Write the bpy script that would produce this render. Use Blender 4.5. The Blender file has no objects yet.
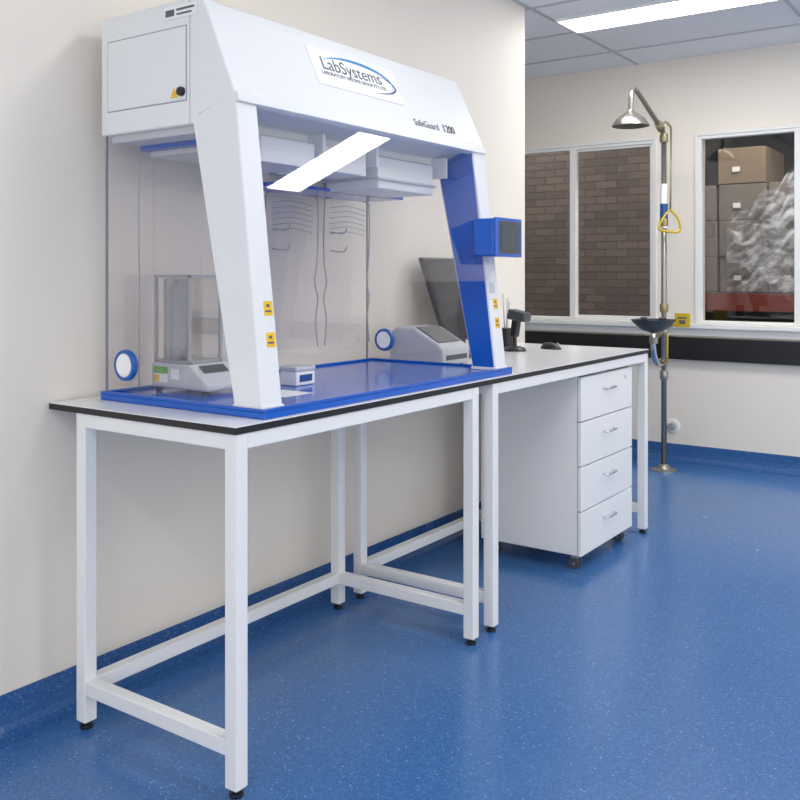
import bpy, math, random
from mathutils import Vector, Matrix
random.seed(4)
scene=bpy.context.scene
scene.view_settings.view_transform='Standard'
scene.view_settings.look='None'
scene.view_settings.exposure=0.5
scene.view_settings.gamma=1.08

# ---------------------------------------------------------------- materials
def srgb(r,g,b):
    f=lambda c:(c/255/12.92) if c/255<=0.04045 else ((c/255+0.055)/1.055)**2.4
    return (f(r),f(g),f(b),1)
def mat(name,col,rough=0.5,metal=0.0,noise=0.0,nscale=20,bump=0.0,emis=None,estr=0,spec=0.5,coat=0):
    m=bpy.data.materials.new(name); m.use_nodes=True
    nt=m.node_tree; p=nt.nodes['Principled BSDF']
    p.inputs['Base Color'].default_value=col
    p.inputs['Roughness'].default_value=rough
    p.inputs['Metallic'].default_value=metal
    p.inputs['Specular IOR Level'].default_value=spec
    if coat: p.inputs['Coat Weight'].default_value=coat
    if noise>0 or bump>0:
        tc=nt.nodes.new('ShaderNodeTexCoord'); n=nt.nodes.new('ShaderNodeTexNoise')
        n.inputs['Scale'].default_value=nscale; n.inputs['Detail'].default_value=4
        nt.links.new(tc.outputs['Object'],n.inputs['Vector'])
        if noise>0:
            mx=nt.nodes.new('ShaderNodeMix'); mx.data_type='RGBA'
            mx.inputs['A'].default_value=tuple(c*(1-noise) for c in col[:3])+(1,)
            mx.inputs['B'].default_value=tuple(min(1,c*(1+noise)) for c in col[:3])+(1,)
            nt.links.new(n.outputs['Fac'],mx.inputs['Factor']); nt.links.new(mx.outputs['Result'],p.inputs['Base Color'])
        if bump>0:
            b=nt.nodes.new('ShaderNodeBump'); b.inputs['Strength'].default_value=bump; b.inputs['Distance'].default_value=0.002
            nt.links.new(n.outputs['Fac'],b.inputs['Height']); nt.links.new(b.outputs['Normal'],p.inputs['Normal'])
    if emis:
        p.inputs['Emission Color'].default_value=emis; p.inputs['Emission Strength'].default_value=estr
    return m
def clear(name,tint=(0.95,0.95,0.95),gain=1.6,crinkle=False):
    m=bpy.data.materials.new(name); m.use_nodes=True; nt=m.node_tree
    for n in list(nt.nodes): nt.nodes.remove(n)
    o=nt.nodes.new('ShaderNodeOutputMaterial'); mx=nt.nodes.new('ShaderNodeMixShader')
    t=nt.nodes.new('ShaderNodeBsdfTransparent'); t.inputs[0].default_value=tint+(1,)
    g=nt.nodes.new('ShaderNodeBsdfGlossy'); g.inputs['Roughness'].default_value=0.0; g.inputs[0].default_value=(1,1,1,1)
    ge=nt.nodes.new('ShaderNodeNewGeometry'); d=nt.nodes.new('ShaderNodeVectorMath'); d.operation='DOT_PRODUCT'
    nt.links.new(ge.outputs['Incoming'],d.inputs[0]); nt.links.new(ge.outputs['Normal'],d.inputs[1])
    def M(op,a,b=None):
        n=nt.nodes.new('ShaderNodeMath'); n.operation=op
        for i,v in enumerate((a,b)):
            if v is None: continue
            if isinstance(v,(int,float)): n.inputs[i].default_value=v
            else: nt.links.new(v,n.inputs[i])
        return n.outputs[0]
    c=M('ABSOLUTE',d.outputs['Value']); s=M('SUBTRACT',1.0,c); s=M('POWER',s,5.0)
    s=M('MULTIPLY',s,0.96); s=M('ADD',s,0.04); s=M('MULTIPLY',s,gain); s=M('MINIMUM',s,1.0)
    nt.links.new(s,mx.inputs[0]); nt.links.new(t.outputs[0],mx.inputs[1]); nt.links.new(g.outputs[0],mx.inputs[2])
    nt.links.new(mx.outputs[0],o.inputs[0]); return m
def film_mat():
    m=bpy.data.materials.new('stretch_film'); m.use_nodes=True; nt=m.node_tree
    for n in list(nt.nodes): nt.nodes.remove(n)
    o=nt.nodes.new('ShaderNodeOutputMaterial'); mx=nt.nodes.new('ShaderNodeMixShader')
    t=nt.nodes.new('ShaderNodeBsdfTransparent'); t.inputs[0].default_value=(.9,.9,.92,1)
    p=nt.nodes.new('ShaderNodeBsdfPrincipled'); p.inputs['Base Color'].default_value=(.62,.65,.70,1); p.inputs['Roughness'].default_value=.2
    tc=nt.nodes.new('ShaderNodeTexCoord'); mp=nt.nodes.new('ShaderNodeMapping'); mp.inputs['Scale'].default_value=(4,3,7); mp.inputs['Rotation'].default_value=(0,.9,0)
    n=nt.nodes.new('ShaderNodeTexNoise'); n.inputs['Scale'].default_value=1.3; n.inputs['Detail'].default_value=9; n.inputs['Distortion'].default_value=.5
    n.inputs['Roughness'].default_value=.65
    cr=nt.nodes.new('ShaderNodeValToRGB'); cr.color_ramp.elements[0].position=.45; cr.color_ramp.elements[0].color=(.12,.12,.12,1)
    cr.color_ramp.elements[1].position=.66; cr.color_ramp.elements[1].color=(.95,.95,.95,1)
    nt.links.new(tc.outputs['Object'],mp.inputs[0]); nt.links.new(mp.outputs[0],n.inputs['Vector']); nt.links.new(n.outputs['Fac'],cr.inputs[0])
    nt.links.new(cr.outputs[0],mx.inputs[0]); nt.links.new(t.outputs[0],mx.inputs[1]); nt.links.new(p.outputs[0],mx.inputs[2]); nt.links.new(mx.outputs[0],o.inputs[0])
    return m

M_wall=mat('wall_paint',(0.85,0.785,0.69,1),0.6,noise=0.012,nscale=3,bump=0.04)
M_ceil=mat('ceiling_tile',(0.86,0.87,0.88,1),0.8,noise=0.05,nscale=180,bump=0.1)
M_tbar=mat('t_bar',(0.52,0.53,0.55,1),0.5)
M_white=mat('powder_white',(0.86,0.86,0.85,1),0.35,noise=0.01)
M_hood=mat('hood_white',(0.80,0.81,0.82,1),0.3,noise=0.01)
M_gapshade=mat('gap_shade',(0.12,0.13,0.14,1),0.5)
M_top=mat('laminate_white',(0.86,0.86,0.86,1),0.22,noise=0.01)
M_core=mat('laminate_core',(0.003,0.003,0.004,1),0.45,noise=0.1)
M_blk=mat('black_plastic',(0.008,0.008,0.010,1),0.4,noise=0.1)
M_blkg=mat('black_gloss',(0.010,0.011,0.014,1),0.12)
M_blue=mat('hood_blue',srgb(0,84,188),0.16,noise=0.02)
M_bluerim=mat('port_blue',srgb(10,84,170),0.35)
M_grey=mat('grey_plastic',(0.30,0.31,0.33,1),0.4,noise=0.03)
M_lgrey=mat('light_grey',(0.54,0.56,0.59,1),0.4,noise=0.02)
M_dgrey=mat('dark_grey',(0.05,0.055,0.06,1),0.4,noise=0.05)
M_yel=mat('label_yellow',srgb(240,190,5),0.5)
M_yelp=mat('yellow_plastic',srgb(205,172,8),0.4)
M_steel=mat('stainless',(0.34,0.33,0.29,1),0.30,metal=0.85,noise=0.15,nscale=30)
M_brass=mat('brass',(0.36,0.31,0.16,1),0.35,metal=0.7,noise=0.1,nscale=30)
M_chrome=mat('chrome',(0.7,0.7,0.7,1),0.12,metal=1)
M_paper=mat('paper',(0.88,0.88,0.87,1),0.7)
M_print=mat('print_grey',(0.08,0.10,0.13,1),0.6)
M_printb=mat('print_blue',srgb(15,70,140),0.5)
M_printc=mat('print_cyan',srgb(60,140,200),0.5)
M_green=mat('sticker_green',srgb(70,170,40),0.5)
M_screen=mat('touch_screen',srgb(30,44,54),0.15,emis=srgb(60,90,110),estr=0.10)
M_alu=mat('window_frame',(0.84,0.835,0.81,1),0.35)
M_glass=clear('window_glass',(0.84,0.85,0.86),0.9)
M_acr=clear('acrylic',(0.955,0.95,0.955),1.5)
M_acre=mat('acrylic_edge',(0.20,0.22,0.25,1),0.15)
M_line=mat('acrylic_line',(0.34,0.35,0.38,1),0.2)
M_film=film_mat()
M_lamp=mat('lamp_panel',(1,1,1,1),0.5,emis=(1,0.99,0.97,1),estr=14)
M_concrete=mat('concrete',(0.08,0.08,0.08,1),0.8,noise=0.3,nscale=3)
M_dark=mat('warehouse_dark',(0.02,0.018,0.017,1),0.8,noise=0.3,nscale=2)
M_carton=mat('carton',srgb(112,104,98),0.8,noise=0.15,nscale=6)
M_carton2=mat('carton_light',srgb(126,108,90),0.8,noise=0.12,nscale=6)
M_wrap=mat('stretch_wrap',srgb(165,170,176),0.22,noise=0.4,nscale=7,bump=1.0)
M_rack=mat('rack_red',srgb(116,40,24),0.5,noise=0.1)

def floor_mat(name,base,dark=1.0):
    m=bpy.data.materials.new(name); m.use_nodes=True; nt=m.node_tree; p=nt.nodes['Principled BSDF']
    tc=nt.nodes.new('ShaderNodeTexCoord')
    def vor(scale,seed):
        mp=nt.nodes.new('ShaderNodeMapping'); mp.inputs['Location'].default_value=(seed,seed*.7,seed*.3)
        nt.links.new(tc.outputs['Object'],mp.inputs['Vector'])
        v=nt.nodes.new('ShaderNodeTexVoronoi'); v.inputs['Scale'].default_value=scale
        nt.links.new(mp.outputs[0],v.inputs['Vector'])
        sp=nt.nodes.new('ShaderNodeSeparateColor'); nt.links.new(v.outputs['Color'],sp.inputs[0])
        return v.outputs['Distance'],sp.outputs[0],sp.outputs[1]
    def M(op,a,b):
        n=nt.nodes.new('ShaderNodeMath'); n.operation=op
        for i,x in enumerate((a,b)):
            if isinstance(x,(int,float)): n.inputs[i].default_value=x
            else: nt.links.new(x,n.inputs[i])
        return n.outputs[0]
    col=base
    n=nt.nodes.new('ShaderNodeTexNoise'); n.inputs['Scale'].default_value=70; n.inputs['Detail'].default_value=3
    nt.links.new(tc.outputs['Object'],n.inputs['Vector'])
    mx=nt.nodes.new('ShaderNodeMix'); mx.data_type='RGBA'
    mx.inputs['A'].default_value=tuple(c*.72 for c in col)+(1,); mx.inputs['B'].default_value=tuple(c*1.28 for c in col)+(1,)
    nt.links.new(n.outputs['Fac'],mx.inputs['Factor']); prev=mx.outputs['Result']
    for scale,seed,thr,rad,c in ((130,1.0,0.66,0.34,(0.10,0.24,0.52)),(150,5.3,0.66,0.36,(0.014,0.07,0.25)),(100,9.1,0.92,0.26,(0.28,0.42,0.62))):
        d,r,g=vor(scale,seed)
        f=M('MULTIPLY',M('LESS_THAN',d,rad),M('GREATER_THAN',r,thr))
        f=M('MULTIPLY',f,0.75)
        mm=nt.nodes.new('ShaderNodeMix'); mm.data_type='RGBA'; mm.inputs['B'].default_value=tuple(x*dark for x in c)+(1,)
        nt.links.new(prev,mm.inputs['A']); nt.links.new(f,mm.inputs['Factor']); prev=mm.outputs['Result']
    nt.links.new(prev,p.inputs['Base Color'])
    n2=nt.nodes.new('ShaderNodeTexNoise'); n2.inputs['Scale'].default_value=4
    nt.links.new(tc.outputs['Object'],n2.inputs['Vector'])
    mr=nt.nodes.new('ShaderNodeMapRange'); mr.inputs['To Min'].default_value=0.16; mr.inputs['To Max'].default_value=0.32
    nt.links.new(n2.outputs['Fac'],mr.inputs['Value']); nt.links.new(mr.outputs[0],p.inputs['Roughness'])
    return m
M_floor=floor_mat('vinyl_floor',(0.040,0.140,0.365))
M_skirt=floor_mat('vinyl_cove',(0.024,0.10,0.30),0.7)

def brick_mat():
    m=bpy.data.materials.new('brick'); m.use_nodes=True; nt=m.node_tree; p=nt.nodes['Principled BSDF']
    tc=nt.nodes.new('ShaderNodeTexCoord'); mp=nt.nodes.new('ShaderNodeMapping'); mp.inputs['Rotation'].default_value=(math.radians(90),0,0)
    b=nt.nodes.new('ShaderNodeTexBrick'); b.inputs['Scale'].default_value=1.0
    b.inputs['Brick Width'].default_value=0.19; b.inputs['Row Height'].default_value=0.065; b.inputs['Mortar Size'].default_value=0.005
    b.inputs['Color1'].default_value=srgb(112,98,90); b.inputs['Color2'].default_value=srgb(88,77,72); b.inputs['Mortar'].default_value=srgb(60,54,50)
    nt.links.new(tc.outputs['Object'],mp.inputs['Vector']); nt.links.new(mp.outputs[0],b.inputs['Vector'])
    nt.links.new(b.outputs['Color'],p.inputs['Base Color']); p.inputs['Roughness'].default_value=0.85
    return m
M_brick=brick_mat()

# ---------------------------------------------------------------- helpers
def empty(name,loc=(0,0,0)):
    e=bpy.data.objects.new(name,None); e.location=loc; e.empty_display_size=0.1
    scene.collection.objects.link(e); return e
def link(o,parent=None):
    scene.collection.objects.link(o)
    if parent:
        o.parent=parent; o.matrix_parent_inverse=Matrix.Translation(parent.location).inverted()
    return o
def meshobj(name,verts,faces,m,parent=None,smooth=False,bevel=0,segs=2,mats=None,fm=None):
    me=bpy.data.meshes.new(name); me.from_pydata([tuple(v) for v in verts],[],faces)
    for mm in (mats or [m]): me.materials.append(mm)
    if fm:
        for p,i in zip(me.polygons,fm): p.material_index=i
    me.validate()
    import bmesh
    bm=bmesh.new(); bm.from_mesh(me)
    if len(bm.faces)>1: bmesh.ops.recalc_face_normals(bm,faces=bm.faces)
    bm.to_mesh(me); bm.free()
    if smooth:
        for p in me.polygons: p.use_smooth=True
    o=bpy.data.objects.new(name,me); link(o,parent)
    if bevel>0:
        b=o.modifiers.new('bevel','BEVEL'); b.width=bevel; b.segments=segs; b.limit_method='ANGLE'; b.angle_limit=math.radians(35)
    return o
BF=[(0,1,3,2),(4,6,7,5),(0,4,5,1),(2,3,7,6),(0,2,6,4),(1,5,7,3)]
def bv(x0,x1,y0,y1,z0,z1):
    return [(x,y,z) for x in (x0,x1) for y in (y0,y1) for z in (z0,z1)]
def box(name,x0,x1,y0,y1,z0,z1,m,parent=None,bevel=0,**k):
    return meshobj(name,bv(x0,x1,y0,y1,z0,z1),BF,m,parent,bevel=bevel,**k)
def boxes(name,lst,m,parent=None,bevel=0):
    V=[];F=[]
    for b in lst:
        n=len(V); V+=bv(*b); F+=[tuple(i+n for i in f) for f in BF]
    return meshobj(name,V,F,m,parent,bevel=bevel)
def prism(name,pts,y0,y1,m,parent=None,bevel=0,axis='y',**k):
    n=len(pts)
    if axis=='y': V=[(p[0],y0,p[1]) for p in pts]+[(p[0],y1,p[1]) for p in pts]
    elif axis=='x': V=[(y0,p[0],p[1]) for p in pts]+[(y1,p[0],p[1]) for p in pts]
    else: V=[(p[0],p[1],y0) for p in pts]+[(p[0],p[1],y1) for p in pts]
    F=[tuple(range(n))[::-1],tuple(range(n,2*n))]+[(i,(i+1)%n,n+(i+1)%n,n+i) for i in range(n)]
    return meshobj(name,V,F,m,parent,bevel=bevel,**k)
def smoothpath(pts,sub=6):
    pts=[Vector(p) for p in pts]; out=[]
    for i in range(len(pts)-1):
        p0=pts[max(i-1,0)];p1=pts[i];p2=pts[i+1];p3=pts[min(i+2,len(pts)-1)]
        for j in range(sub):
            t=j/sub
            out.append(0.5*((2*p1)+(p2-p0)*t+(2*p0-5*p1+4*p2-p3)*t*t+(3*p1-p0-3*p2+p3)*t**3))
    out.append(pts[-1]); return out
def tube(name,pts,r,m,parent=None,curve=False,seg=12,closed=False):
    if curve: pts=smoothpath(pts)
    pts=[Vector(p) for p in pts]; n=len(pts); V=[];F=[]
    t0=(pts[1]-pts[0]).normalized(); up=Vector((0,0,1)) if abs(t0.z)<0.9 else Vector((1,0,0))
    a=t0.cross(up).normalized()
    for i,p in enumerate(pts):
        if i==0: t=t0
        elif i==n-1: t=(pts[-1]-pts[-2]).normalized()
        else: t=((pts[i+1]-p).normalized()+(p-pts[i-1]).normalized()).normalized()
        a=(a-t*a.dot(t)).normalized(); b=t.cross(a)
        for k in range(seg):
            th=2*math.pi*k/seg; V.append(p+r*(math.cos(th)*a+math.sin(th)*b))
    for i in range(n-1):
        for k in range(seg):
            F.append((i*seg+k,i*seg+(k+1)%seg,(i+1)*seg+(k+1)%seg,(i+1)*seg+k))
    F.append(tuple(range(seg))[::-1]); F.append(tuple((n-1)*seg+k for k in range(seg)))
    o=meshobj(name,V,F,m,parent)
    for p in o.data.polygons:
        if len(p.vertices)==4: p.use_smooth=True
    return o
def lathe(name,prof,c,m,parent=None,axis='z',seg=32,smooth=True):
    V=[];F=[];n=len(prof)
    for k in range(seg):
        th=2*math.pi*k/seg
        for r,h in prof:
            r=max(r,1e-5); a=r*math.cos(th); b=r*math.sin(th)
            if axis=='z': v=(a,b,h)
            elif axis=='y': v=(a,h,b)
            else: v=(h,a,b)
            V.append((c[0]+v[0],c[1]+v[1],c[2]+v[2]))
    for k in range(seg):
        for i in range(n-1):
            F.append((k*n+i,((k+1)%seg)*n+i,((k+1)%seg)*n+i+1,k*n+i+1))
    o=meshobj(name,V,F,m,parent)
    if smooth:
        for p in o.data.polygons: p.use_smooth=True
        e=o.modifiers.new('split','EDGE_SPLIT'); e.split_angle=math.radians(40)
    return o
def text(name,s,size,origin,right,up,m,parent,ext=0.0006,shear=0,sx=1):
    cu=bpy.data.curves.new(name,'FONT'); cu.body=s; cu.size=size; cu.extrude=ext; cu.shear=shear
    cu.materials.append(m)
    tmp=bpy.data.objects.new('tmp',cu); scene.collection.objects.link(tmp)
    dg=bpy.context.evaluated_depsgraph_get(); me=bpy.data.meshes.new_from_object(tmp.evaluated_get(dg))
    bpy.data.objects.remove(tmp)
    r=Vector(right).normalized(); u=Vector(up).normalized(); nn=r.cross(u)
    for v in me.vertices:
        c=v.co.copy(); v.co=Vector(origin)+r*c.x*sx+u*c.y+nn*c.z
    if not me.materials: me.materials.append(m)
    o=bpy.data.objects.new(name,me); link(o,parent); return o

# ---------------------------------------------------------------- room shell
XW=-2.345; YF=6.22; H=2.76
XL=-4.4; XR=4.6; YB=-2.6
box('floor',XL-.1,XR+.1,YB-.1,YF+.15,-0.1,0,M_floor)
box('ceiling',XL-.1,XR+.1,YB-.1,YF+.15,H,H+.1,M_ceil)
box('wall_left',XW-.1,XW,YB,4.55,0,H,M_wall)
box('wall_return',XL,XW-.1,4.45,4.55,0,H,M_wall)
box('wall_alcove',XL-.1,XL,4.45,YF,0,H,M_wall)
WA=(-3.45,-2.20); WB=(-1.895,-0.62); Z0,Z1=0.945,2.215
boxes('wall_far',[(XL-.1,WA[0],YF,YF+.15,0,H),(WA[1],WB[0],YF,YF+.15,0,H),(WB[1],XR+.1,YF,YF+.15,0,H),
   (WA[0],WA[1],YF,YF+.15,0,Z0),(WA[0],WA[1],YF,YF+.15,Z1,H),(WB[0],WB[1],YF,YF+.15,0,Z0),(WB[0],WB[1],YF,YF+.15,Z1,H)],M_wall)
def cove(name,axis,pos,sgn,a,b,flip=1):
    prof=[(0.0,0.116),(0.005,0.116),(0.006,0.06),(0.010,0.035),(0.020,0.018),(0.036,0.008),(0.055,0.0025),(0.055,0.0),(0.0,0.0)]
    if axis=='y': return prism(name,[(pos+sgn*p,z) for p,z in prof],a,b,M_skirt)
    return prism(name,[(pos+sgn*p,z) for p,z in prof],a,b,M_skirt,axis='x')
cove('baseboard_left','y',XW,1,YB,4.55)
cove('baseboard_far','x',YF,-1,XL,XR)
def window(name,x0,x1,mid):
    e=empty(name,((x0+x1)/2,YF,1.5))
    fy0,fy1=YF-0.004,YF+0.05; w=0.022
    boxes('frame',[(x0,x0+w,fy0,fy1,Z0,Z1),(x1-w,x1,fy0,fy1,Z0,Z1),(x0+w,x1-w,fy0,fy1,Z1-w,Z1),(x0+w,x1-w,fy0,fy1,Z0,Z0+w)],M_alu,e,0.003)
    boxes('sash_frame',[(mid-.022,mid+.022,fy0-.004,fy1,Z0+w,Z1-w),(mid+.022,x1-w,fy0+.015,fy1,Z0+w,Z0+w+.016),(mid+.022,x1-w,fy0+.015,fy1,Z1-w-.016,Z1-w),(x1-w-.014,x1-w,fy0+.015,fy1,Z0+w+.016,Z1-w-.016)],M_alu,e,0.002)
    box('pane',x0+w,x1-w,YF+.030,YF+.031,Z0+w,Z1-w,M_glass,e)
    boxes('architrave',[(x0-.02,x0,YF-.012,YF-.0005,Z0-.002,Z1+.02),(x1,x1+.02,YF-.012,YF-.0005,Z0-.002,Z1+.02),(x0,x1,YF-.012,YF-.0005,Z1,Z1+.02)],M_alu,e,0.002)
    return e
window('window_1',WA[0],WA[1],-2.811)
window('window_2',WB[0],WB[1],-1.262)
boxes('trim_1',[(XL,XR,YF-.05,YF-.001,0.915,0.943),(XL,XR,YF-.018,YF-.001,0.862,0.915)],M_alu,bevel=.003)
box('trim_2',XL,XR,YF-.045,YF-.001,0.700,0.852,M_core,bevel=.004)
tb=[]
for y in (5.17+.6,5.17,4.57,3.97,3.37,2.77,2.17,1.57,.97,.37,-.23,-.83,-1.43,-2.03):
    tb.append((XL,XR,y-.012,y+.012,H-.005,H-.0005))
for i in range(-2,6):
    x=-2.32+1.2*i
    if XL<x<XR: tb.append((x-.012,x+.012,YB,YF,H-.0045,H-.0008))
boxes('ceiling_grid',tb,M_tbar)
def troffer(x0,x1,y0,y1):
    e=empty('ceiling_light',((x0+x1)/2,(y0+y1)/2,H))
    w=.014
    boxes('frame',[(x0-w,x1+w,y0-w,y0,H-.012,H-.001),(x0-w,x1+w,y1,y1+w,H-.012,H-.001),(x0-w,x0,y0,y1,H-.012,H-.001),(x1,x1+w,y0,y1,H-.012,H-.001)],M_white,e)
    box('diffuser',x0,x1,y0,y1,H-.008,H-.001,M_lamp,e)
troffer(-2.30,-1.12,4.88,5.16)
troffer(-0.62,0.56,4.46,4.80)
troffer(-1.10,0.08,2.2,2.48)
troffer(1.6,2.78,2.2,2.48)
troffer(-1.10,0.08,-0.5,-.22)
troffer(1.9,3.08,4.88,5.16)

# ---------------------------------------------------------------- benches
LIFT=.008
def bench(y0,y1,ly0,ly1):
    T=.9+LIFT
    e=empty('lab_bench',((-2.34-1.59)/2,(y0+y1)/2,0))
    xf,xb=-1.61,-2.20; h=.02
    V=bv(-2.340,-1.588,y0,y1,T-.020,T-.0025)
    meshobj('worktop_core',V,BF,M_core,e,bevel=.001)
    box('worktop_surface',-2.340,-1.5885,y0+.0005,y1-.0005,T-.0025,T,M_top,e)
    legs=[]
    for x in (xf,xb):
        for y in (ly0,ly1): legs.append((x-h,x+h,y-h,y+h,0.022,T-.02))
    boxes('legs',legs,M_white,e,.003)
    r=[]
    for y in (ly0,ly1):
        r.append((xb+h,xf-h,y-h+.001,y+h-.001,0.10,0.14)); r.append((xb+h,xf-h,y-h+.001,y+h-.001,T-.06,T-.02))
    r.append((xb-h+.001,xb+h-.001,ly0+h,ly1-h,0.10,0.14))
    r.append((xb-h+.001,xb+h-.001,ly0+h,ly1-h,T-.06,T-.02)); r.append((xf-h+.001,xf+h-.001,ly0+h,ly1-h,T-.06,T-.02))
    boxes('rails',r,M_white,e,.003)
    for i,(x,y) in enumerate([(x,y) for x in (xf,xb) for y in (ly0,ly1)]):
        lathe('levelling_foot_%d'%(i+1),[(0,0),(.016,0),(.018,.004),(.017,.010),(.008,.013),(.008,.024),(0,.024)],(x,y,0),M_blk,e,seg=20)
bench(1.572,2.788,1.597,2.722)
bench(2.790,4.412,2.862,4.385)

# ---------------------------------------------------------------- fume hood
Hd=empty('fume_hood',(-1.95,2.35,0.9))
Y0,Y1=1.70,3.0; ZB=.9
prism('canopy_body',[(-2.273,1.677),(-2.273,2.020),(-1.875,2.022),(-1.842,2.012),(-1.826,1.985),(-1.722,1.755),(-1.724,1.732),(-1.86,1.70),(-1.87,1.677)],Y0,Y1,M_hood,Hd,bevel=.006,segs=3)
prism('fascia_lip',[(-1.726,1.750),(-1.712,1.747),(-1.706,1.722),(-1.74,1.715),(-1.76,1.728)],Y0+.001,Y1-.001,M_hood,Hd,bevel=.002)
box('side_hatch_gap',-2.242,-1.902,Y0-.0010,Y0+.004,1.742,1.950,M_grey,Hd,bevel=.001)
box('side_hatch',-2.239,-1.905,Y0-.003,Y0+.003,1.745,1.947,M_hood,Hd,bevel=.003)
prism('side_seam',[(-1.8905,1.68),(-1.889,1.68),(-1.889,2.018),(-1.8905,2.018)],Y0-.0008,Y0+.002,M_grey,Hd)
lathe('hatch_knob',[(0,-.012),(.011,-.012),(.013,-.008),(.013,0),(0,0)],(-1.918,Y0-.003,1.768),M_blk,Hd,axis='y',seg=20)
prism('hatch_warning_sticker',[(-1.965,1.754),(-1.935,1.754),(-1.950,1.782)],Y0-.0042,Y0-.0032,M_yel,Hd)
box('maker_plate',-1.99,-1.86,Y0-.003,Y0-.0003,1.972,2.006,M_paper,Hd)
boxes('maker_plate_print',[(-1.985,-1.95,Y0-.004,Y0-.0031,1.980,1.998),(-1.94,-1.87,Y0-.004,Y0-.0031,1.992,1.998),(-1.94,-1.88,Y0-.004,Y0-.0031,1.980,1.985)],M_print,Hd)
legp=[(-1.882,1.690),(-1.719,1.752),(-1.622,0.919),(-1.722,0.919)]
prism('leg_near',legp,Y0+.0005,Y0+.078,M_hood,Hd,bevel=.005,segs=3)
prism('leg_far',legp,Y1-.078,Y1-.0005,M_hood,Hd,bevel=.005,segs=3)
lin=[(-1.872,1.688),(-1.728,1.735),(-1.632,0.930),(-1.718,0.930)]
prism('leg_lining_far',lin,Y1-.082,Y1-.0785,M_blue,Hd)
prism('leg_lining_near',lin,Y0+.0785,Y0+.082,M_blue,Hd)
for n,ya,yb in (('leg_shoe_near',Y0-.0012,Y0+.081),('leg_shoe_far',Y1-.083,Y1+.001)):
    box(n,-1.726,-1.619,ya,yb,.9184,.930,M_hood,Hd,bevel=.002)
def onleg(z): return -1.719+(1.752-z)/(1.752-.919)*(-1.622+1.719)
def leglabel(n,y0,y1,z0,z1,m,off=.001):
    a=onleg(z0)+off;b=onleg(z1)+off
    meshobj(n,[(a,y0,z0),(a,y1,z0),(b,y1,z1),(b,y0,z1),(a-.003,y0,z0),(a-.003,y1,z0),(b-.003,y1,z1),(b-.003,y0,z1)],[(0,1,2,3),(4,7,6,5),(0,4,5,1),(1,5,6,2),(2,6,7,3),(3,7,4,0)],m,Hd)
for k,(ya,zc) in enumerate(((Y0+.038,1.180),(Y0+.038,1.098),(Y1-.050,1.160),(Y1-.050,1.090))):
    h=.019
    leglabel('warning_label_%d'%(k+1),ya,ya+.032,zc-h,zc+h,M_yel)
    leglabel('warning_print_%d'%(k+1),ya+.004,ya+.026,zc-.010,zc-.005,M_print,.0016)
    leglabel('warning_printb_%d'%(k+1),ya+.009,ya+.021,zc+.003,zc+.011,M_print,.0016)
box('blue_worktray',-2.262,-1.602,Y0-.012,Y1+.01,.9,.918,M_blue,Hd,bevel=.004)
boxes('tray_rim',[(-2.262,-2.245,Y0-.012,Y1+.01,.918,.926),(-2.245,-1.602,Y0-.012,Y0-.002,.918,.926),(-2.245,-1.602,Y1+.001,Y1+.01,.918,.926),(-1.616,-1.602,Y0-.002,Y1+.001,.918,.9265)],M_blue,Hd,bevel=.002)
def quad(n,pts,m=M_acr): return meshobj(n,pts,[(0,1,2,3)],m,Hd)
for n,y in (('side_panel_near',Y0+.012),('side_panel_far',Y1-.012)):
    quad(n,[(-2.262,y,.927),(-1.72,y,.927),(-1.875,y,1.69),(-2.262,y,1.69)])
quad('back_panel',[(-2.262,Y0+.012,.927),(-2.262,Y1-.012,.927),(-2.262,Y1-.012,1.69),(-2.262,Y0+.012,1.69)])
for k,(x,y) in enumerate(((-2.262,Y0+.012),(-2.262,Y1-.012))):
    box('panel_edge_%d'%(k+1),x-.003,x+.003,y-.003,y+.003,.926,1.69,M_acre,Hd)
# clear inner frame on the left
quad('inner_side_baffle',[(-2.225,Y0+.10,.927),(-1.95,Y0+.10,.927),(-1.95,Y0+.10,1.62),(-2.225,Y0+.10,1.62)])
tube('inner_baffle_edge',[(-2.225,Y0+.10,1.30),(-2.225,Y0+.10,1.56),(-2.21,Y0+.10,1.60),(-2.17,Y0+.10,1.615)],.002,M_line,Hd,curve=True,seg=6)
tube('inner_baffle_edge_b',[(-2.225,Y0+.10,.927),(-2.225,Y0+.10,1.30)],.002,M_line,Hd,seg=6)
ta=math.tan(math.radians(10.6))
zt,zb=1.735,1.245
xs=lambda z:-1.73+(1.74-z)*ta
quad('front_sash',[(xs(zb),Y0+.083,zb),(xs(zb),Y1-.083,zb),(xs(zt),Y1-.083,zt),(xs(zt),Y0+.083,zt)])
for n,y,s in (('cable_port_near',Y0+.012,-1),('cable_port_far',Y1-.012,-1)):
    lathe(n+'_rim',[(0,.006*1),(.044,.006),(.046,0),(.044,-.010),(.036,-.012),(.036,-.008),(0,-.008)],(-2.172,y,1.005),M_bluerim,Hd,axis='y')
    lathe(n+'_cap',[(0,-.012),(.032,-.012),(.035,-.009),(.035,-.006),(0,-.006)],(-2.172,y,1.005),M_paper,Hd,axis='y')
box('filter_plate',-2.25,-1.89,Y0+.02,Y1-.02,1.655,1.680,M_lgrey,Hd,bevel=.003)
box('filter_plate_trim',-2.22,-1.90,Y0+.10,Y0+.50,1.640,1.6555,M_blue,Hd,bevel=.002)
box('filter_tray_1',-2.20,-1.92,Y0+.12,Y0+.48,1.622,1.640,M_lgrey,Hd,bevel=.003)
box('filter_housing_1',-2.02,-1.82,Y0+.20,Y0+.44,1.592,1.668,M_hood,Hd,bevel=.004)
box('filter_housing_2',-2.02,-1.82,Y0+.48,Y0+.70,1.592,1.668,M_hood,Hd,bevel=.004)
box('filter_housing_4',-2.06,-1.83,Y0+.78,Y0+1.12,1.560,1.668,M_hood,Hd,bevel=.004)
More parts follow.
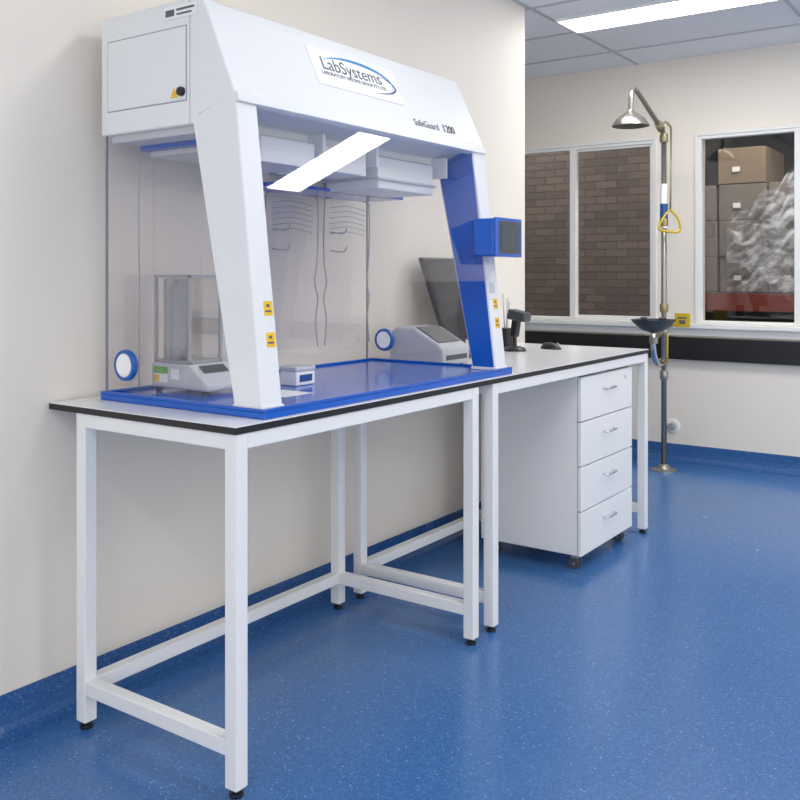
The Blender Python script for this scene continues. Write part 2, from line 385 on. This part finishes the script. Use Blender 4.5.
box('filter_housing_4_lid',-2.07,-1.82,Y0+.77,Y0+1.13,1.590,1.598,M_lgrey,Hd,bevel=.001)
box('filter_housing_3',-2.21,-2.07,Y0+.50,Y0+1.22,1.570,1.655,M_lgrey,Hd,bevel=.004)
box('filter_housing_trim',-2.23,-2.04,Y0+.49,Y0+1.23,1.560,1.571,M_blue,Hd,bevel=.002)
for k,ya in enumerate((.455,.73,1.16)):
    box('hanger_bracket_%d'%(k+1),-1.88,-1.80,Y0+ya,Y0+ya+.012,1.625,1.70,M_hood,Hd,bevel=.001)
for k,(ya,yb) in enumerate(((2.34,2.62),(2.66,2.94))):
    x=-2.215
    out=[(x,ya,1.0),(x,ya+.01,1.10),(x,ya-.005,1.18),(x,ya+.012,1.24),(x,ya-.004,1.33),(x,ya,1.52),(x,ya+.03,1.56),(x,yb-.03,1.56),(x,yb,1.52),(x,yb-.004,1.33),(x,yb-.018,1.24),(x,yb,1.18),(x,yb-.012,1.10),(x,yb,1.0)]
    tube('baffle_outline_%d'%(k+1),out,.0026,M_line,Hd,curve=True,seg=6)
    quad('baffle_sheet_%d'%(k+1),[(x,ya,1.0),(x,yb,1.0),(x,yb,1.55),(x,ya,1.55)])
    for j in range(6):
        z=1.535-j*.020
        tube('baffle_slot_%d_%d'%(k+1,j+1),[(x,ya+.03,z-.012),(x,(ya+yb)/2,z),(x,yb-.03,z-.012)],.0014,M_line,Hd,curve=True,seg=5)
    for j,zz in enumerate((1.43,1.36)):
        tube('baffle_hook_%d_%d'%(k+1,j+1),[(x+.004,ya+.03,zz),(x+.05,ya+.05,zz-.005),(x+.06,ya+.06,zz+.015)],.003,M_line,Hd,curve=True,seg=6)
box('controller_housing',-1.675,-1.59,2.845,3.035,1.335,1.470,M_blue,Hd,bevel=.006)
box('controller_bezel',-1.592,-1.577,2.843,3.037,1.332,1.473,M_blue,Hd,bevel=.004)
box('controller_face',-1.577,-1.5762,2.860,3.022,1.344,1.462,M_dgrey,Hd)
box('controller_screen',-1.5762,-1.5750,2.876,3.008,1.357,1.450,M_screen,Hd)
leglabel('airflow_gauge',Y1-.07,Y1-.03,1.20,1.24,M_lgrey)
fb=Vector((-1.722,0,1.755)); ft=Vector((-1.826,0,1.985)); fu=(ft-fb).normalized(); fn=Vector((0,1,0)).cross(fu)
def fp(y,s,off): 
    p=fb+fu*s+fn*off; return Vector((p.x,y,p.z))
def fbox(n,y0,y1,s0,s1,o0,o1,m):
    V=[fp(y,s,o) for y in (y0,y1) for s in (s0,s1) for o in (o0,o1)]
    return meshobj(n,V,BF,m,Hd)
fbox('fascia_sign',2.085,2.530,.092,.227,-.001,.003,M_paper)
R=(0,1,0)
text('sign_lettering','LabSystems',.064,fp(2.130,.152,.0034),R,fu,M_print,Hd,sx=1.04)
text('sign_tagline','LABORATORY SYSTEMS GROUP PTY LTD',.018,fp(2.12,.132,.0034),R,fu,M_print,Hd,sx=1.0)
def arc(n,cy,cs,ry,rs,a0,a1,w,m):
    N=28;V=[];F=[]
    for i in range(N+1):
        t=i/N; a=math.radians(a0+(a1-a0)*t); ww=w*math.sin(math.pi*t)+.0006
        for q in (-ww/2,ww/2):
            V.append(fp(cy+(ry+q)*math.cos(a),cs+(rs+q)*math.sin(a),.0037))
    for i in range(N): F.append((2*i,2*i+1,2*i+3,2*i+2))
    meshobj(n,V,F,m,Hd)
arc('sign_swoosh_1',2.31,.160,.19,.052,150,-25,.012,M_printc)
arc('sign_swoosh_2',2.33,.152,.18,.042,60,-75,.009,M_printb)
text('model_lettering','SafeGuard',.038,fp(2.555,.022,.0008),R,fu,M_print,Hd,sx=.98)
text('model_number','1200',.044,fp(2.735,.022,.0008),R,fu,M_core,Hd,sx=.95,ext=.001)

# ---------------------------------------------------------------- analytical balance
B=empty('analytical_balance',(-2.09,1.9,.918)); zt=.9185
prism('base',[(-2.20,zt+.012),(-2.20,zt+.085),(-2.03,zt+.085),(-1.99,zt+.055),(-1.955,zt+.03),(-1.955,zt+.012)],1.825,1.975,M_lgrey,B,bevel=.006,segs=3)
for k,(x,y) in enumerate(((-2.18,1.84),(-2.18,1.96),(-1.98,1.84),(-1.98,1.96))):
    lathe('foot_%d'%(k+1),[(0,0),(.010,0),(.010,.013),(0,.013)],(x,y,zt),M_blk,B,seg=14)
sx0,sx1,sy0,sy1,sz0,sz1=-2.195,-2.04,1.832,1.965,zt+.086,1.268
w=.009
boxes('shield_frame',[(x,x+w,y,y+w,sz0,sz1) for x in (sx0,sx1-w) for y in (sy0,sy1-w)]+[(sx0,sx1,sy0,sy1,sz0,sz0+.008)]+
  [(sx0,sx1,y,y+w,sz1-.010,sz1) for y in (sy0,sy1-w)]+[(x,x+w,sy0+w,sy1-w,sz1-.010,sz1) for x in (sx0,sx1-w)],M_grey,B,bevel=.001)
boxes('shield_column',[(sx0+.008,sx0+.026,1.86,1.94,sz0+.008,sz1-.012)],M_grey,B,bevel=.003)
boxes('shield_glass',[(sx0+w,sx1-w,sy0+.003,sy0+.004,sz0+.008,sz1-.01),(sx0+w,sx1-w,sy1-.004,sy1-.003,sz0+.008,sz1-.01),(sx1-.004,sx1-.003,sy0+w,sy1-w,sz0+.008,sz1-.01),(sx0+w,sx1-w,sy0+w,sy1-w,sz1-.005,sz1-.004)],M_acr,B)
box('door_handle_1',-2.13,-2.10,sy0-.008,sy0-.001,sz1-.03,sz1-.012,M_grey,B,bevel=.002)
lathe('weighing_pan',[(0,.008),(.035,.008),(.036,.010),(0,.011)],(-2.105,1.90,sz0+.010),M_chrome,B)
lathe('pan_stem',[(0,0),(.006,0),(.006,.012),(0,.012)],(-2.105,1.90,sz0+.0075),M_chrome,B,seg=12)
meshobj('display',[(-2.022,1.85,zt+.081),(-2.022,1.95,zt+.081),(-1.995,1.95,zt+.061),(-1.995,1.85,zt+.061)],[(0,1,2,3)],M_dgrey,B)
boxes('side_stickers',[(-2.185,-2.125,1.8235,1.8245,zt+.055,zt+.075)],M_green,B)
boxes('side_label',[(-2.185,-2.125,1.8235,1.8245,zt+.028,zt+.053),(-2.11,-2.075,1.8235,1.8245,zt+.04,zt+.07)],M_paper,B)
box('side_sticker_yellow',-2.185,-2.16,1.823,1.8234,zt+.03,zt+.05,M_yel,B)
C=empty('calibration_weight_box',(-1.94,2.19,.918))
box('case',-1.975,-1.905,2.15,2.24,.9185,.962,M_paper,C,bevel=.004)
box('lid',-1.977,-1.903,2.148,2.242,.9625,.978,M_lgrey,C,bevel=.004)
box('label',-1.9049,-1.9040,2.165,2.225,.930,.952,M_printb,C)
PS=box('paper_sheet',-1.88,-1.76,1.94,2.06,.9183,.9193,M_paper)

# ---------------------------------------------------------------- printer, monitor, scanner, mouse
P=empty('label_printer',(-2.08,3.2,.9))
prism('body',[(-2.20,.905),(-2.20,1.03),(-2.17,1.055),(-2.08,1.05),(-1.96,.985),(-1.94,.965),(-1.94,.905)],3.06,3.27,M_lgrey,P,bevel=.010,segs=3)
prism('paper_slot',[(-2.085,1.0535),(-1.975,.9940),(-1.973,.9965),(-2.083,1.056)],3.085,3.245,M_dgrey,P)
box('front_slot',-1.942,-1.938,3.085,3.245,.925,.945,M_dgrey,P)
boxes('feet',[(-2.18,-2.16,3.08,3.10,.9,.906),(-1.98,-1.96,3.08,3.10,.9,.906),(-2.18,-2.16,3.23,3.25,.9,.906),(-1.98,-1.96,3.23,3.25,.9,.906)],M_blk,P)

Mo=empty('computer_monitor',(-2.18,3.6,.9))
def tilt(dx,z):
    return (-2.11-(z-.965)*.36+dx,z)
def slab(n,y0,y1,z0,z1,d0,d1,m,bevel=0):
    pts=[tilt(d0,z0),tilt(d1,z0),tilt(d1,z1),tilt(d0,z1)]
    return prism(n,pts,y0,y1,m,Mo,bevel=bevel)
slab('shell',3.38,3.86,.975,1.345,-.030,0,M_blk,.005)
slab('panel',3.392,3.848,.990,1.333,.0002,.002,M_blkg)
tube('neck',[(-2.18,3.6,.915),(-2.185,3.6,1.08)],.020,M_blk,Mo)
prism('foot',[(-2.27,3.48),(-2.27,3.72),(-2.06,3.74),(-2.04,3.70),(-2.04,3.50),(-2.06,3.46)],.9,.915,M_blk,Mo,axis='z',bevel=.004)

S=empty('barcode_scanner',(-2.08,3.93,.9))
lathe('base',[(0,0),(.055,0),(.055,.008),(.045,.018),(.012,.026),(0,.026)],(-2.08,3.93,.9),M_blk,S)
tube('stand',[(-2.08,3.93,.92),(-2.08,3.93,1.00),(-2.075,3.93,1.04)],.011,M_blk,S,curve=True)
prism('grip',[(-2.10,.97),(-2.065,.965),(-2.05,1.06),(-2.085,1.07)],3.91,3.95,M_blk,S,bevel=.008,segs=3)
prism('head',[(-2.11,1.055),(-2.01,1.04),(-2.005,1.085),(-2.10,1.105)],3.895,3.965,M_dgrey,S,bevel=.010,segs=3)
Q=empty('pen_pot',(-2.2,4.06,.9))
lathe('pot',[(0,0),(.035,0),(.037,.10),(.034,.10),(.032,.005),(0,.005)],(-2.20,4.06,.9),M_blk,Q)
for k,(a,b,h) in enumerate(((.01,.02,1.13),(-.015,.0,1.17),(.02,-.015,1.15))):
    tube('pen_%d'%(k+1),[(-2.20,4.06,.906),(-2.20+a,4.06+b,h)],.004,M_lgrey,Q,seg=8)

Ms=empty('computer_mouse',(-1.98,4.12,.9))
V=[];F=[];nu,nv=20,8
for j in range(nv+1):
    ph=j/nv*math.pi/2
    for i in range(nu):
        th=2*math.pi*i/nu; a=.055*math.cos(th)*math.cos(ph); b=.031*math.sin(th)*math.cos(ph)*(1+.12*math.cos(th)); c=.034*math.sin(ph)*(1-.22*math.cos(th)*math.cos(ph))
        V.append((-1.98+a,4.12+b,.9005+c))
for j in range(nv):
    for i in range(nu): F.append((j*nu+i,j*nu+(i+1)%nu,(j+1)*nu+(i+1)%nu,(j+1)*nu+i))
F.append(tuple(range(nu)))
meshobj('shell',V,F,M_blk,Ms,smooth=True)
tube('scroll_wheel',[(-1.945,4.116,.925),(-1.945,4.124,.925)],.008,M_grey,Ms)
for o in (Hd,B,C,PS,P,Mo,S,Q,Ms): o.location.z+=LIFT

# ---------------------------------------------------------------- drawer pedestal
D=empty('drawer_pedestal',(-1.85,3.93,0))
px0,px1,py0,py1,pz0,pz1=-2.10,-1.606,3.637,4.232,.068,.843
box('carcass',px0,px1-.02,py0+.004,py1-.004,pz0,pz1-.02,M_white,D,bevel=.002)
box('top_panel',px0,px1-.019,py0,py1,pz1-.0195,pz1,M_white,D,bevel=.002)
box('front_shadow',px1-.02,px1-.014,py0+.012,py1-.012,pz0+.01,pz1-.005,M_gapshade,D)  # dark sheet painted as the shade in the gaps between drawers
n=4; g=.005; hh=(pz1-pz0-.004)/n
for i in range(n):
    z0=pz0+i*hh; z1=z0+hh-g
    box('drawer_front_%d'%(i+1),px1-.0165,px1,py0+.001,py1-.001,z0,z1,M_white,D,bevel=.0025)
    yc=(py0+py1)/2; zc=z0+hh*.62
    tube('handle_%d'%(i+1),[(px1,yc-.055,zc),(px1+.020,yc-.052,zc),(px1+.024,yc,zc),(px1+.020,yc+.052,zc),(px1,yc+.055,zc)],.0045,M_chrome,D,curve=True,seg=8)
    if i==3: lathe('lock',[(0,0),(.008,0),(.008,.004),(0,.004)],(px1-.0005,yc+.2,zc+.03),M_chrome,D,axis='x',seg=16)
for i,(x,y) in enumerate(((px0+.05,py0+.05),(px0+.05,py1-.05),(px1-.05,py0+.05),(px1-.05,py1-.05))):
    tube('caster_wheel_a%d'%(i+1),[(x,y-.020,.024),(x,y-.006,.024)],.024,M_dgrey,D,seg=20)
    tube('caster_wheel_b%d'%(i+1),[(x,y+.006,.024),(x,y+.020,.024)],.024,M_dgrey,D,seg=20)
    tube('caster_axle_%d'%(i+1),[(x,y-.022,.024),(x,y+.022,.024)],.006,M_chrome,D,seg=10)
    box('caster_fork_%d'%(i+1),x-.016,x+.016,y-.012,y+.012,.045,pz0,M_grey,D,bevel=.002)

# ---------------------------------------------------------------- emergency shower
E=empty('emergency_shower',(-2.012,5.87,0)); ex,ey=-2.012,5.87
lathe('floor_flange',[(0,0),(.085,0),(.085,.008),(.045,.014),(.030,.035),(.022,.04),(0,.04)],(ex,ey,0),M_steel,E)
tube('riser_pipe',[(ex,ey,.03),(ex,ey,2.18)],.0175,M_steel,E,seg=20)
for k,z in enumerate((.62,.90,1.06,1.62,2.17)):
    lathe('pipe_collar_%d'%(k+1),[(0,-.028),(.024,-.028),(.027,-.02),(.027,.02),(.024,.028),(0,.028)],(ex,ey,z),M_brass if z>1 else M_steel,E,seg=20)
tube('shower_arm',[(ex,ey,2.17),(ex,ey-.015,2.205),(ex,ey-.10,2.245),(ex,ey-.30,2.325),(ex,ey-.46,2.388),(ex,ey-.53,2.400),(ex,ey-.575,2.37),(ex,ey-.59,2.30),(ex,ey-.59,2.25)],.0155,M_steel,E,curve=True,seg=16)
lathe('shower_head',[(0,.07),(.02,.07),(.026,.058),(.050,.042),(.085,.018),(.108,-.016),(.112,-.026),(.104,-.028),(.06,-.012),(0,-.008)],(ex,ey-.59,2.195),M_steel,E)
tube('valve_body',[(ex,ey-.05,2.222),(ex,ey-.11,2.250)],.026,M_brass,E,seg=18)
tube('valve_lever',[(ex,ey-.06,2.24),(ex+.02,ey-.02,2.27),(ex+.04,ey+.02,2.24)],.007,M_brass,E,curve=True,seg=8)
tube('pull_rod',[(ex+.040,ey+.02,2.24),(ex+.042,ey+.01,1.86),(ex+.042,ey,1.70)],.0065,M_brass,E,seg=8)
tube('pull_handle',[(ex+.042,ey,1.70),(ex+.015,ey-.03,1.66),(ex-.01,ey-.07,1.58),(ex+.04,ey-.05,1.555),(ex+.10,ey+.01,1.56),(ex+.09,ey+.01,1.64),(ex+.042,ey,1.70)],.008,M_yelp,E,curve=True,seg=8)
lathe('instruction_tag',[(.0185,-.16),(.024,-.16),(.024,.13),(.0185,.13)],(ex,ey,1.74),M_paper,E,seg=24)
lathe('instruction_tag_band',[(.0242,-.10),(.0247,-.10),(.0247,.0),(.0242,.0)],(ex,ey,1.74),M_printb,E,seg=24)
tube('eyewash_arm',[(ex,ey,.90),(ex,ey-.08,.895),(ex,ey-.17,.87),(ex,ey-.20,.90)],.016,M_steel,E,curve=True,seg=14)
lathe('eyewash_bowl',[(0,-.055),(.03,-.054),(.08,-.035),(.120,.0),(.138,.022),(.141,.028),(.134,.028),(.11,.004),(.07,-.022),(0,-.036)],(ex,ey-.20,.965),M_dgrey,E)
tube('eyewash_nozzle_bar',[(ex-.06,ey-.20,.985),(ex-.045,ey-.20,.955),(ex+.045,ey-.20,.955),(ex+.06,ey-.20,.985)],.009,M_chrome,E,curve=True,seg=10)
for k,s in enumerate((-1,1)):
    lathe('eyewash_nozzle_%d'%(k+1),[(0,0),(.012,0),(.024,.018),(.022,.026),(0,.028)],(ex+s*.06,ey-.20,.98),M_dgrey,E,seg=18)
tube('drain_pipe',[(ex,ey-.20,.91),(ex,ey-.20,.83),(ex,ey-.17,.74),(ex,ey-.10,.70),(ex,ey-.03,.705),(ex,ey,.72)],.019,M_chrome,E,curve=True,seg=14)
lathe('drain_nut',[(0,-.02),(.03,-.02),(.03,.02),(0,.02)],(ex,ey-.20,.86),M_steel,E,seg=6,smooth=False)
tube('push_arm',[(ex,ey,.93),(ex+.07,ey-.03,.95),(ex+.10,ey-.03,.96)],.008,M_yelp,E,seg=8)
box('push_plate',ex+.085,ex+.185,ey-.045,ey-.035,.94,1.03,M_yelp,E,bevel=.004)
boxes('push_plate_mark',[(ex+.105,ex+.165,ey-.047,ey-.0455,.995,1.005),(ex+.115,ex+.155,ey-.047,ey-.0455,.962,.985)],M_print,E)
tube('foot_link',[(ex+.028,ey-.015,.90),(ex+.028,ey-.015,.70)],.006,M_yelp,E,seg=8)
O=empty('wall_outlet_cap',(-2.068,YF,.235))
lathe('plate',[(0,-.008),(.045,-.008),(.05,0),(0,0)],(-2.068,YF-.001,.235),M_paper,O,axis='y')
lathe('nozzle',[(0,-.05),(.022,-.05),(.025,-.045),(.025,-.005),(0,-.005)],(-2.068,YF-.003,.235),M_grey,O,axis='y')

# ---------------------------------------------------------------- beyond the windows
box('ground_outside',-9,8,YF+.151,13,-.1,0,M_concrete)
box('wall_brick',-9,-2.48,7.4,7.6,0,4.2,M_brick)
box('wall_warehouse',-9,8,12.0,12.2,0,4.4,M_dark)
box('light_block_left',-9.1,-9,YF+.15,12.2,0,4.4,M_dark)  # unseen side blocker, added to shut out world light
box('light_block_right',8,8.1,YF+.15,12.2,0,4.4,M_dark)  # added out of view to stop world light on this side
box('light_block_roof',-9.1,8.1,YF+.15,12.2,4.4,4.5,M_dark)  # unseen roof, added so world light does not flood the area outside
boxes('light_block_front',[(-9,8.0,YF+.151,YF+.25,H+.1,4.4),(-9,XL-.1,YF+.151,YF+.25,0,H+.1),(XR+.1,8,YF+.151,YF+.25,0,H+.1)],M_dark)  # added unseen pieces closing the light-blocking enclosure above and beside the room
PR=empty('pallet_rack',(-1.0,8.2,0))
rk=[]
for x in (-2.75,-.35,2.1):
    for y in (7.75,8.75): rk.append((x,x+.09,y,y+.08,0,3.4))
boxes('uprights',rk,M_dgrey,PR)
rb=[]
for z in (.98,2.9):
    for y in (7.73,8.79): rb.append((-2.66,2.1,y,y+.05,z,z+.14))
boxes('beams',rb,M_rack,PR)
boxes('decking',[(-2.66,2.1,7.8,8.78,1.10,1.13)],M_concrete,PR)
ST=empty('carton_stack',(-2,8.2,1.13))
x=-2.62;k=0
for col in range(4):
    for row in range(4 if col in (1,) else 3):
        k+=1
        w=.385
        z=1.132+row*.302
        jx=random.uniform(-.008,.008)
        box('carton_%d'%k,x+col*.40+jx,x+col*.40+w+jx,7.84+random.uniform(0,.03),8.5,z,z+.298,M_carton if (row<3) else M_carton2,ST,bevel=.006)
        box('carton_label_%d'%k,x+col*.40+.12+jx,x+col*.40+.18+jx,7.832,7.838,z+.10,z+.14,M_paper,ST)
def film(name,pts,nz,y,amp,seed,parent):
    rng=random.Random(seed); V=[];F=[];nx=len(pts)-1
    for j in range(nz+1):
        for i in range(nx+1):
            x0,zt_=pts[i]; V.append((x0,y+rng.uniform(-amp,amp),1.135+(zt_-1.135)*j/nz))
    for j in range(nz):
        for i in range(nx): F.append((j*(nx+1)+i,j*(nx+1)+i+1,(j+1)*(nx+1)+i+1,(j+1)*(nx+1)+i))
    meshobj(name,V,F,M_film,parent)
pts=[(-2.14+i*.06, 1.72+.045*i+.04*math.sin(i*1.7)) for i in range(19)]
film('carton_wrap',pts,16,7.80,.014,3,ST)
WP=empty('wrapped_pallet_load',(-.7,8.2,1.13))
V=[];F=[]
rng=random.Random(2)
rows=9
for j in range(rows+1):
    z=1.135+j*.125
    for i in range(40):
        t=i/40*4; s=int(t); f=t-s
        c=[(-.98,7.86),(.0,7.86),(.0,8.6),(-.98,8.6)]
        a=c[s];b=c[(s+1)%4]; px=a[0]+(b[0]-a[0])*f; py=a[1]+(b[1]-a[1])*f
        V.append((px+rng.uniform(-.02,.02),py+rng.uniform(-.02,.02),z+rng.uniform(-.015,.015) if 0<j else z))
for j in range(rows):
    for i in range(40): F.append((j*40+i,j*40+(i+1)%40,(j+1)*40+(i+1)%40,(j+1)*40+i))
F.append(tuple(range(rows*40,rows*40+40)))
meshobj('wrapped_load',V,F,M_wrap,WP)
WC=empty('warehouse_crates',(-1.5,8.2,0))
boxes('lower_goods',[(-2.6,-1.7,7.9,8.6,.0,.75),(-1.6,-.5,7.9,8.6,.0,.8)],M_rack,WC)

# ---------------------------------------------------------------- lights outside
def area(name,loc,size,power,col=(1,1,1),rot=(0,0,0)):
    l=bpy.data.lights.new(name,'AREA'); l.size=size; l.energy=power; l.color=col
    o=bpy.data.objects.new(name,l); o.location=loc; o.rotation_euler=rot; scene.collection.objects.link(o)
area('brick_fill_light',(-4.0,6.75,3.6),0.6,48,(1,.96,.94),(math.radians(20),0,0))  # added fill for the brick wall, no lamp known here
area('warehouse_lamp',(-1.4,7.0,3.7),0.8,75,(1,.92,.82),(math.radians(25),0,0))
w=bpy.data.worlds.new('world'); scene.world=w; w.use_nodes=True
w.node_tree.nodes['Background'].inputs[0].default_value=(1,.99,.975,1); w.node_tree.nodes['Background'].inputs[1].default_value=1.2

# ---------------------------------------------------------------- camera
cd=bpy.data.cameras.new('camera'); cam=bpy.data.objects.new('camera',cd); scene.collection.objects.link(cam)
cam.location=(0,0,1.275); cam.rotation_euler=(math.radians(90),0,math.radians(35.06))
cd.sensor_width=36; cd.lens=912/800*36; cd.shift_y=-125/800; cd.clip_start=.05
scene.camera=cam
